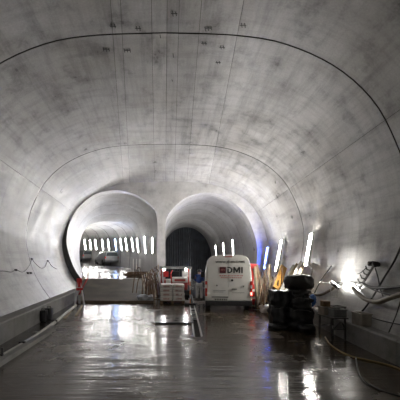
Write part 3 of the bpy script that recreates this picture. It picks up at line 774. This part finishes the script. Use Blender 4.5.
# grey pipe along the left floor edge with clamps
pipe = thing('drain_pipe', (0, 0, 0), 'long pale grey pipe running along the left edge of the floor', 'pipe')
pp = [Vector((lx(y)-.08, y, .055 if y > -99 else 0)) for y in (-9, -4, 0, 4, 8, 10.5, 13, 15.2)]
MB().tube(spline(pp, 6), .055, 10).build('pipe_run', 'grey_pipe', pipe, 50)
for y in (3.1, 6.9, 8.0, 11.0): MB().box((lx(y)-.08, y, .06), (.15, .06, .15), None, .015).build('clamp', 'black', pipe)
sc = MB().bar((lx(6.9)-.02, 6.9, .1), (lx(6.9)-.02, 6.9, .26), .03, .03).build('clamp_bolt', 'black', pipe)
plank('scrap_lath', (-3.55, 12.0, .02), (-4.05, 15.1, .03), .10, .03, 'pale_wood', 'pale lath lying at the end of the left pipe', 'lath')
plank('scrap_lath', (-3.3, 12.6, .02), (-3.75, 15.4, .03), .08, .03, 'pale_wood', 'second pale lath beside the pipe end, nearer the floor middle', 'lath')

# ------------------------------------------------------------------ vehicles in the left tunnel
def car(p, rz, label, mat, s=1.0):
    t = thing('pickup_car', p, label, 'car', rz)
    L_ = [(-.78, .30), (-.82, .62), (-.76, .92), (-.62, 1.35), (-.50, 1.45), (.50, 1.45), (.62, 1.35), (.76, .92), (.82, .62), (.78, .30)]
    V = []; yy = [(0, .92, 1), (.15, .98, 1), (2.3, 1, 1), (2.9, .98, .99), (3.5, .97, .70), (4.3, .95, .60), (4.45, .9, .5)]
    for y, kx, kz in yy: V += [(x*kx, y, .30+(z-.30)*kz) for x, z in L_]
    n = len(L_); Fs = [[j*n+i, j*n+(i+1) % n, (j+1)*n+(i+1) % n, (j+1)*n+i] for j in range(len(yy)-1) for i in range(n)]+[list(range(n)), [(len(yy)-1)*n+i for i in range(n)][::-1]]
    MB().add(V, Fs).build('body', mat, t)
    MB().prism([(-.62, .96), (.62, .96), (.52, 1.34), (-.52, 1.34)], (0, -.012, 0), (1, 0, 0), (0, 0, 1), (0, .03, 0)).build('rear_window', 'glass', t)
    MB().box((0, -.03, .42), (1.5, .12, .18), None, .03).build('bumper', 'black', t)
    for sg in (-1, 1):
        MB().box((sg*.70, -.02, .80), (.14, .05, .18), None, .02).build('tail_light', 'amber', t)
        for wy in (.8, 3.5): MB().cyl((sg*.60, wy, .31), (sg*.82, wy, .31), .31, 16).build('wheel', 'rubber', t, 40)
    return t
c1 = at(112, 265.5, 35.0); c1.z = lt_floor(35.0)
car((c1.x, 35.0, c1.z), .45, 'silver car parked in the middle of the left tunnel', 'car')
c2 = at(88.5, 259, 41.0); car((c2.x, 41.0, lt_floor(41.0)), .7, 'dark car at the far bend of the left tunnel', 'grey_plastic')

# ------------------------------------------------------------------ heap right of the ramp
p0 = Vector((-1.9, 22.2, .94))
for k in range(7):
    a = Vector((-2.6+random.uniform(-.2, .2), 22.3+.16*k, .99+.10*(k % 4))); b = a+Vector((1.55+random.uniform(-.2, .2), .1, random.uniform(-.02, .05)))
    plank('scrap_timber', a, b, .14, .09, random.choice(['wood', 'dark_wood', 'rust']), 'brown scrap timber in the low heap at the top of the ramp', 'timber', 'scrap timbers at the ramp top')
for k in range(3):
    x = -2.15+.22*k; plank('marker_stake', (x, 22.9, .93), (x+.02, 22.9, 2.2), .05, .05, 'white', 'pale upright stake behind the timber heap, %s from the left' % ordinal(k), 'stake', 'pale stakes at the ramp top', (0, 1, 0))
for k in range(16):
    x0 = -1.22+random.uniform(0, .55); y0 = 17.3+random.uniform(0, 1.6); hgt = random.uniform(1.0, 1.75); rch = random.uniform(.35, .95)*random.choice((-1, 1, 1)); yb = random.uniform(.4, 1.4)
    pts = spline([(x0, y0, .01), (x0+rch*.08, y0+yb*.3, hgt*.6), (x0+rch*.35, y0+yb*.7, hgt), (x0+rch*.75, y0+yb*1.0, hgt*.75), (x0+rch, y0+yb*1.1, .05)], 5)
    for p in pts: p.x = min(p.x, -.52) if p.y > 20.6 else p.x
    o = MB().tube(pts, .022, 6).build('bent_rebar', random.choice(['rust', 'rust', 'grey_pipe']), None, 60); tag(o, 'arched rusty reinforcing bar sprung between the ramp and the pillar', 'rebar', 'arched bars beside the ramp')
for k in range(9):
    x0 = -.95+.1*k*.5; o = plank('leaning_batten', (x0, 17.6+.1*k, .02), (-1.35+.12*k, 20.3, 1.2+.08*k), .05, .035, random.choice(['wood', 'pale_wood', 'grey_pipe']), 'thin batten leaning in the bundle of arched bars by the pillar', 'batten', 'battens beside the ramp')
for k, (x, y, w, lb) in enumerate(((-1.12, 16.95, .46, 'crumpled clear plastic bag at the right foot of the ramp, larger'), (-.74, 16.9, .30, 'crumpled clear plastic bag beside the larger one, nearer the sacks'))):
    o = obj('plastic_bag', lumpy((0, 0, .17), (w, .4, .34), 31+k, amp=.3, flat=.3), 'silver_bag', None, 60); o.location = (x, y, .0); tag(o, lb, 'bag')

# ------------------------------------------------------------------ planks, panel and clutter on the right
GP = 'planks leaning on the right wall'
def lean(px0, py0, px1, py1, d0, off, w, h, mat, label, name='leaning_plank', cat='plank'):
    a = at(px0, py0, d0); a.z = max(a.z, .03)
    b = on_wall(px1, py1, off)
    return plank(name, a, b, w, h, mat, label, cat, None, (0, -1, .3))
yp = lean(276.5, 289, 290.5, 266.5, 13.2, .30, .30, .04, 'yellow', 'yellow formwork panel leaning against the right wall', 'formwork_panel', 'panel')
a = at(276.5, 289, 13.2); b = on_wall(290.5, 266.5, .30); R = (b-a).normalized(); sx = R.cross(Vector((0, -1, .3))).normalized(); up_ = sx.cross(R)
for s in (-.13, .13): MB().bar(a+sx*s-up_*.045, b+sx*s-up_*.045, .04, .05, (0, -1, .3)).build('edge_rib', 'dark_wood', yp)
for k in range(3):
    c = a.lerp(b, .06+.44*k); MB().bar(c-sx*.14-up_*.05, c+sx*.14-up_*.05, .05, .05, (0, -1, .3)).build('cross_rib', 'dark_wood', yp)
for k, (x0, y0, x1, y1, d0, m_, lb) in enumerate((
        (280, 297, 300, 264, 12.4, 'pale_wood', 'long pale plank leaning on the wall right of the yellow panel'),
        (284, 297, 304, 262, 12.0, 'bag', 'long whitish plank leaning above the shorter black stack'),
        (288, 296, 307.5, 263, 11.6, 'pale_wood', 'long pale plank leaning behind the dark brown sack'),
        (277, 299, 296.5, 265.5, 12.0, 'grey_pipe', 'grey plank leaning between yellow panel and pale planks'),
        (266, 300, 281, 272, 14.0, 'wood', 'brown plank leaning left of the yellow panel'))):
    lean(x0, y0, x1, y1, d0, .12, .12, .045, m_, lb)
GS = 'sticks and offcuts in the heap by the van'
for k in range(64):
    px = random.uniform(256, 282); d0 = random.uniform(13.2, 17.2)
    x = min((px-VX)/F*d0, krx(d0)-.12); z = .03+random.uniform(0, .35)
    a = Vector((x, d0, z)); an = random.uniform(-.25, 1.35); ln = random.uniform(.7, 1.7)
    b = a+Vector((math.sin(an)*ln*.45, random.uniform(-.1, .7), abs(math.cos(an))*ln))
    b.x = min(b.x, wall_x(b.y, max(.2, b.z))-.12)
    plank('timber_offcut', a, b, random.uniform(.03, .10), random.uniform(.02, .05), *random.choice([('wood', 'thin brown timber offcut'), ('dark_wood', 'thin dark wet timber offcut'), ('pale_wood', 'thin pale timber offcut'), ('rust', 'rusty steel offcut'), ('hose_tan', 'dull tan plastic offcut'), ('grey_pipe', 'thin grey pipe offcut')]), 'offcut', GS)
    o_ = bpy.context.scene.collection.objects[-1]; o_['label'] = o_['label']+' standing in the jumbled heap right of the van'
for k in range(8):
    d0 = 12.4+.45*k; x = min(4.02+random.uniform(0, .3), krx(d0)-.62)
    plank('scrap_board', (x-.3, d0, .03+.035*(k % 3)), (x+.6, d0+random.uniform(-.3, .5), .04+.035*(k % 3)), .16, .03, random.choice(['wood', 'pale_wood', 'dark_wood']), 'flat scrap board lying on the floor right of the van', 'board', 'boards on the floor by the van')
for k, (px, py, d0, sz, m_, lb) in enumerate(((262, 297, 14.6, (.55, .5, .45), 'black', 'dark bag slumped below the red cabinet'), (268, 303, 13.4, (.6, .5, .30), 'bag', 'pale crumpled sack in front of the offcut heap'), (272, 285, 16.6, (.5, .4, .55), 'tarp_brown', 'dark brown sack in the middle of the offcut heap'))):
    p = at(px, py, d0); o = obj('rubble_sack', lumpy((0, 0, sz[2]/2), sz, 41+k, amp=.2, flat=.5), m_, None, 60); o.location = (min(p.x, krx(d0)-sz[0]/2), d0, 0); tag(o, lb, 'sack')

# ------------------------------------------------------------------ black wrapped stacks
def wrapped(name, px, py, w, hs, label, seed, dep=.6):
    p = fl(px, py); t = thing(name, (p.x, p.y+dep/2, 0), label, 'stack'); z = 0
    for k, (ww, hh) in enumerate(hs):
        o = obj('wrapped_layer', lumpy((random.uniform(-.02, .02), 0, hh/2), (ww, dep, hh*1.16), seed+k, amp=.24, freq=4.2, flat=.72), 'tarp', t, 60); o.location.z = z
        if k:
            q = []
            for i in range(25):
                a = 2*PI*i/24; cx, sy = math.cos(a), math.sin(a); e = .42
                q.append((math.copysign(abs(cx)**e, cx)*ww*.49, math.copysign(abs(sy)**e, sy)*dep*.49, z+.02+.03*math.sin(3*a+seed)))
            MB().tube(q, .012, 5, False).build('tie', 'grey_plastic', t)
        z += hh*.97
    return t, z
t1, z1 = wrapped('wrapped_stack', 303, 331, .62, [(.68, .58), (.58, .36), (.50, .24)], 'tall stack wrapped in black sheeting near the right kerb', 51)
z1 -= .01
tp = obj('dark_sack', lumpy((0, 0, .22), (.74, .62, .46), 58, amp=.16, flat=.45), 'tarp_brown', None, 60); tp.location = (t1.location.x+.0, t1.location.y, z1+.015); tag(tp, 'dark brown rounded sack on top of the tall black stack', 'sack')
t2, z2 = wrapped('wrapped_stack', 282.5, 328.5, .52, [(.58, .62), (.52, .46)], 'shorter stack wrapped in black sheeting left of the tall one', 61, .55)
for k, (px, py, w, h, lb) in enumerate(((280, 331, .5, .16, 'flat black sheet bundle at the foot of the shorter stack'), (309, 333, .46, .2, 'flat black sheet bundle right of the tall stack'))):
    p = fl(px, py); o = obj('sheet_bundle', lumpy((0, 0, h/2), (w, .4, h), 71+k, amp=.2, flat=.4), 'tarp', None, 60); o.location = (p.x, p.y+.2, 0); tag(o, lb, 'bundle')

# ------------------------------------------------------------------ work trolley with bins
wt = thing('work_trolley', (4.38, 8.55, 0), 'low steel work trolley with thin legs before the right kerb', 'trolley')
for x in (-.19, .17):
    for y in (.03, .67): MB().bar((x, y, .0), (x*.95, y, .57), .035, .035).build('leg', 'dark_steel', wt)
MB().box((-.01, .35, .585), (.44, .80, .03), None, .006).build('top', 'dark_steel', wt)
for y in (.03, .67): MB().bar((-.18, y, .30), (.16, y, .30), .03, .03).build('rail', 'dark_steel', wt)
MB().bar((-.18, .05, .27), (.16, .65, .27), .03, .03).build('rail', 'dark_steel', wt)
MB().tube(spline([(-.12, 0, .33), (-.02, -.12, .50), (.08, -.08, .40), (.12, 0, .33)], 5), .02).build('handle', 'dark_steel', wt)
def crate(loc, size, mat, label, seed=0, open_=True):
    t = thing('storage_crate', loc, label, 'crate'); w, dp, h = size
    MB().box((0, 0, .012), (w-.02, dp-.02, .024)).build('base', mat, t)
    for s in (-1, 1):
        MB().box((s*(w/2-.01), 0, h/2), (.02, dp, h), None, .004).build('side_panel', mat, t)
        MB().box((0, s*(dp/2-.01), h/2), (w-.045, .02, h), None, .004).build('end_panel', mat, t)
        MB().box((s*(w/2), 0, h-.015), (.03, dp+.03, .03), None, .004).build('rim', mat, t)
        MB().box((0, s*(dp/2), h-.015), (w-.035, .03, .03), None, .004).build('rim', mat, t)
    return t
crate((4.28, 9.08, .601), (.24, .32, .22), 'beige', 'small beige crate on the trolley next to the black stack')
crate((4.42, 8.72, .601), (.32, .30, .20), 'grey_plastic', 'dark grey crate on the near end of the trolley')
crate((krx(8.2)+.15, 8.2, .481), (.24, .42, .30), 'beige', 'beige crate standing on the kerb right of the trolley')
crate((krx(9.5)+.15, 9.5, .481), (.24, .40, .30), 'grey_plastic', 'dark grey crate on the kerb behind the trolley')
bx = MB().box((0, 0, .07), (.18, .2, .14), None, .01).build('cardboard_box', 'wood'); bx.location = (4.28, 9.08, .822); tag(bx, 'small brown box on top of the small beige crate', 'box')
wsh = MB().prism([(-.34, 0), (.24, 0), (.10, .22), (-.30, .16)], (0, 0, 0), (.5, 0, .0), (0, 1.2, .0), (0, 0, .04)).build('pale_board', 'white'); wsh.location = (4.98, 10.8, .481); tag(wsh, 'pale board lying on the kerb beside the tall black stack', 'board')
rg = obj('blue_rag', lumpy((0, 0, .17), (.24, .24, .36), 81, amp=.3, flat=.2), 'blue_tarp', None, 60); rg.location = (4.98, 11.5, .48); tag(rg, 'crumpled blue cloth on the kerb right of the tall black stack', 'cloth')

# ------------------------------------------------------------------ floodlight and wall cables on the right
fpz = on_wall(345, 284, .0)
fd = thing('floodlight', (fpz.x-.34, fpz.y-.05, fpz.z-.15), 'blazing floodlight propped against the right wall', 'lamp', rz=0)
R = Matrix.Rotation(math.radians(-22), 3, 'Z') @ Matrix.Rotation(math.radians(-50), 3, 'Y')   # face looks up and at the wall
MB().box((0, 0, .12), (.09, .34, .28), R, .012).build('housing', 'black', fd)
MB().box(Vector((0, 0, .12))+R @ Vector((.050, 0, 0)), (.012, .30, .24), R, .003).build('lens', 'flood', fd)
for s in (-1, 1): MB().bar((-.02, s*.19, -.22), (0, s*.19, .12), .025, .015).build('bracket', 'steel', fd)
MB().bar((-.02, -.19, -.22), (-.02, .19, -.22), .025, .015).build('bracket', 'steel', fd)
# an added floodlight, unseen behind the van, brightens the vault and portal
f2 = thing('floodlight', (4.32, 18.6, 0), 'unseen floodlight added on a tall stand behind the van to brighten the vault', 'lamp')
R2 = Matrix.Rotation(math.radians(10), 3, 'X') @ Matrix.Rotation(math.radians(-26), 3, 'Y')
MB().cyl((0, 0, .5), (0, 0, 1.86), .025, 10).build('pole', 'dark_steel', f2)
for a_ in range(3): MB().bar((0, 0, .7), (.34*math.cos(a_*2.1), .34*math.sin(a_*2.1), 0.01), .03, .03).build('leg', 'dark_steel', f2)
MB().box((0, 0, 1.92), (.36, .42, .10), R2, .012).build('housing', 'black', f2)
MB().box(Vector((0, 0, 1.92))+R2 @ Vector((0, 0, .056)), (.30, .36, .012), R2, .003).build('lens', 'flood_added', f2)
def wall_cable(name, pts, r, mat, label, off=.06, cat='cable', k=8):
    P = [on_wall(px, py, off+(e[0] if e else 0)) for px, py, *e in pts]
    return tag(MB().tube(spline(P, k), r, 8).build(name, mat, None, 60), label, cat)
wall_cable('thick_hose', [(357, 288), (363, 294), (372, 300), (384, 302), (396, 298), (410, 294), (440, 290)], .055, 'hose_tan', 'thick tan hose sagging along the right wall', .12, 'hose')
wall_cable('thick_hose', [(366, 283), (374, 287), (388, 288), (402, 287), (430, 285)], .038, 'cable', 'dark hose running along the right wall above the tan hose', .10, 'hose')
wall_cable('thick_hose', [(300, 291), (312, 293), (322, 295), (332, 291), (338, 287)], .045, 'hose_tan', 'tan hose sagging on the right wall behind the black stacks', .10, 'hose')
wall_cable('black_cable', [(404, 245), (396, 262), (386, 278), (376, 295), (366, 309), (354, 322)], .022, 'cable', 'black cable running steeply down the right wall', .05)
wall_cable('black_cable', [(340, 283), (350, 282), (360, 283), (368, 285), (380, 291), (402, 297)], .018, 'cable', 'black cable level along the right wall beside the floodlight', .09)
wall_cable('black_cable', [(350, 270), (356, 274), (362, 273), (368, 268)], .012, 'cable', 'thin drooping cable above the floodlight', .05)
wall_cable('black_cable', [(378, 268), (381, 278), (383, 288), (386, 296)], .015, 'cable', 'black cable dropping from the hook bracket', .07)
wall_cable('black_cable', [(360, 312), (375, 318), (390, 322), (410, 326)], .014, 'cable', 'black cable lying low above the right kerb', .05)
wall_cable('black_cable', [(314, 268), (312, 278), (306, 290), (300, 298)], .012, 'cable', 'black cable hanging below the nearest tube lamp', .05)
wall_cable('black_cable', [(316, 293), (322, 281), (330, 270), (333, 266)], .018, 'cable', 'black cable rising left of the floodlight', .05)
wall_cable('steel_rod', [(336, 282), (346, 283), (356, 284), (364, 284)], .016, 'steel', 'steel rod level across the floodlight', .56, 'rod')
# comb-like hook bracket
hb = thing('hook_bracket', (0, 0, 0), 'comb-like cable hook bracket climbing the right wall', 'bracket')
A = on_wall(361, 289, .05); B = on_wall(377, 264, .05); MB().bar(A, B, .05, .03, (1, 0, 0)).build('rail', 'dark_steel', hb)
for k in range(6):
    c = A.lerp(B, (k+.5)/6); MB().tube([c, c+Vector((-.13, -.05, .03)), c+Vector((-.17, -.06, .12))], .016, 6).build('hook', 'dark_steel', hb)
for k, (px, py) in enumerate(((375, 264), (379, 265))):
    c = on_wall(px, py, .08); o = obj('cable_knot', lumpy((0, 0, 0), (.16, .14, .12), 90+k, amp=.3, flat=.2), 'cable', None, 60); o.location = c; tag(o, 'knot of black cable at the top of the hook bracket, %s one' % ('left' if k == 0 else 'right'), 'cable')
# hoses on the floor at the right
def floor_cable(name, pts, r, mat, label, cat):
    P = [fl(px, py, r) for px, py in pts]; return tag(MB().tube(spline(P, 8), r, 8).build(name, mat, None, 60), label, cat)
floor_cable('yellow_hose', [(325, 337), (330, 344), (340, 351), (354, 357), (372, 361), (392, 366), (415, 375)], .016, 'hose_yellow', 'thin yellow hose curving along the floor by the right kerb', 'hose')
floor_cable('black_cable', [(356, 358), (358, 370), (363, 380), (376, 388), (392, 394), (420, 402)], .014, 'cable', 'black cable curving over the floor near the right kerb', 'cable')

# left wall cables
def wl(pts, r, label):
    P = [on_wall(px, py, .04) for px, py in pts]; return tag(MB().tube(spline(P, 6), r, 6).build('black_cable', 'cable', None, 60), label, 'cable')
wl([(-30, 268), (-12, 271), (2, 271), (10, 272), (15, 270), (22, 272), (28, 266), (31, 259)], .013, 'black cable strung along the left wall left of the dark ring joint')
wl([(31, 259), (35, 264), (40, 268), (44, 267), (47, 261), (51, 266), (56, 269)], .013, 'black cable sagging in loops on the left wall right of the ring joint')
for k, (px, py) in enumerate(((15, 270), (31, 259), (47, 261), (27, 273), (30, 273))):
    c = on_wall(px, py, .03); o = MB().box((0, 0, 0), (.10, .08, .08), None, .015).build('cable_clip', 'cable'); o.location = c; tag(o, 'small black clip holding the left wall cable, %s from the left' % ordinal([0, 3, 4, 1, 2][k]), 'clip', 'clips on the left wall')

# painted survey marks by the ring joint and vault fittings
def ceil_pt(px, py):                                                           # line of sight to the vault
    lo, hi = 2.0, 20.7
    f = lambda d: (EYE+(VY-py)/F*d) - prof_s(s_of_u(max(-.99, min(.99, (px-VX)/F*d/half(d)))))[1]
    for _ in range(50):
        m = (lo+hi)/2
        if f(m) > 0: hi = m
        else: lo = m
    return at(px, py, lo)
marks = ((106, 49, 3), (127, 50, 3), (113, 26, 2), (138, 28, 2), (174, 13, 2), (208, 28, 3), (243, 25, 2), (204, 43, 2), (222, 47, 2), (160, 36, 1), (218, 62, 2), (173, 55, 1), (172, 80, 1), (125, 143, 2), (275, 182, 2), (292, 217, 2))
for k, (px, py, n_) in enumerate(marks):
    c = ceil_pt(px, py)
    q = ceil_pt(px, py+3) if px < 250 else on_wall(px, py+4, 0)
    if px > 250: c = on_wall(px, py, 0)
    t = thing('survey_mark', c-Vector((0, 0, .012)), 'dark hand-painted survey mark on the vault, %s' % ['above the left shoulder', 'second above the left shoulder', 'left of the seams before the ring', 'on the seams before the ring', 'highest in view', 'right of centre before the ring', 'far right before the ring', 'just past the ring right of centre', 'just past the ring further right', 'on the ring itself', 'lone to the right past the ring', 'small upper on the centre seam', 'small lower on the centre seam', 'at the far left seam end', 'high on the bright right shoulder', 'low on the bright right shoulder'][k], 'mark', 0, 'survey marks')
    dv = (q-c); dv.normalize(); sz = .05 if px < 250 else .09
    sd = Vector((1, 0, 0)) if px < 250 else Vector((0, 1, .3))
    for j in range(n_):
        a = sd*(j-(n_-1)/2)*sz*1.3; MB().bar(a-dv*sz*random.uniform(.9, 1.6), a+dv*sz*random.uniform(.9, 1.6)+sd*sz*.3, .016, .006).build('stroke', 'mark', t)
    if n_ > 1: MB().bar(-sd*sz*1.2, sd*sz*1.3, .016, .006, (0, 0, 1)).build('stroke', 'mark', t)
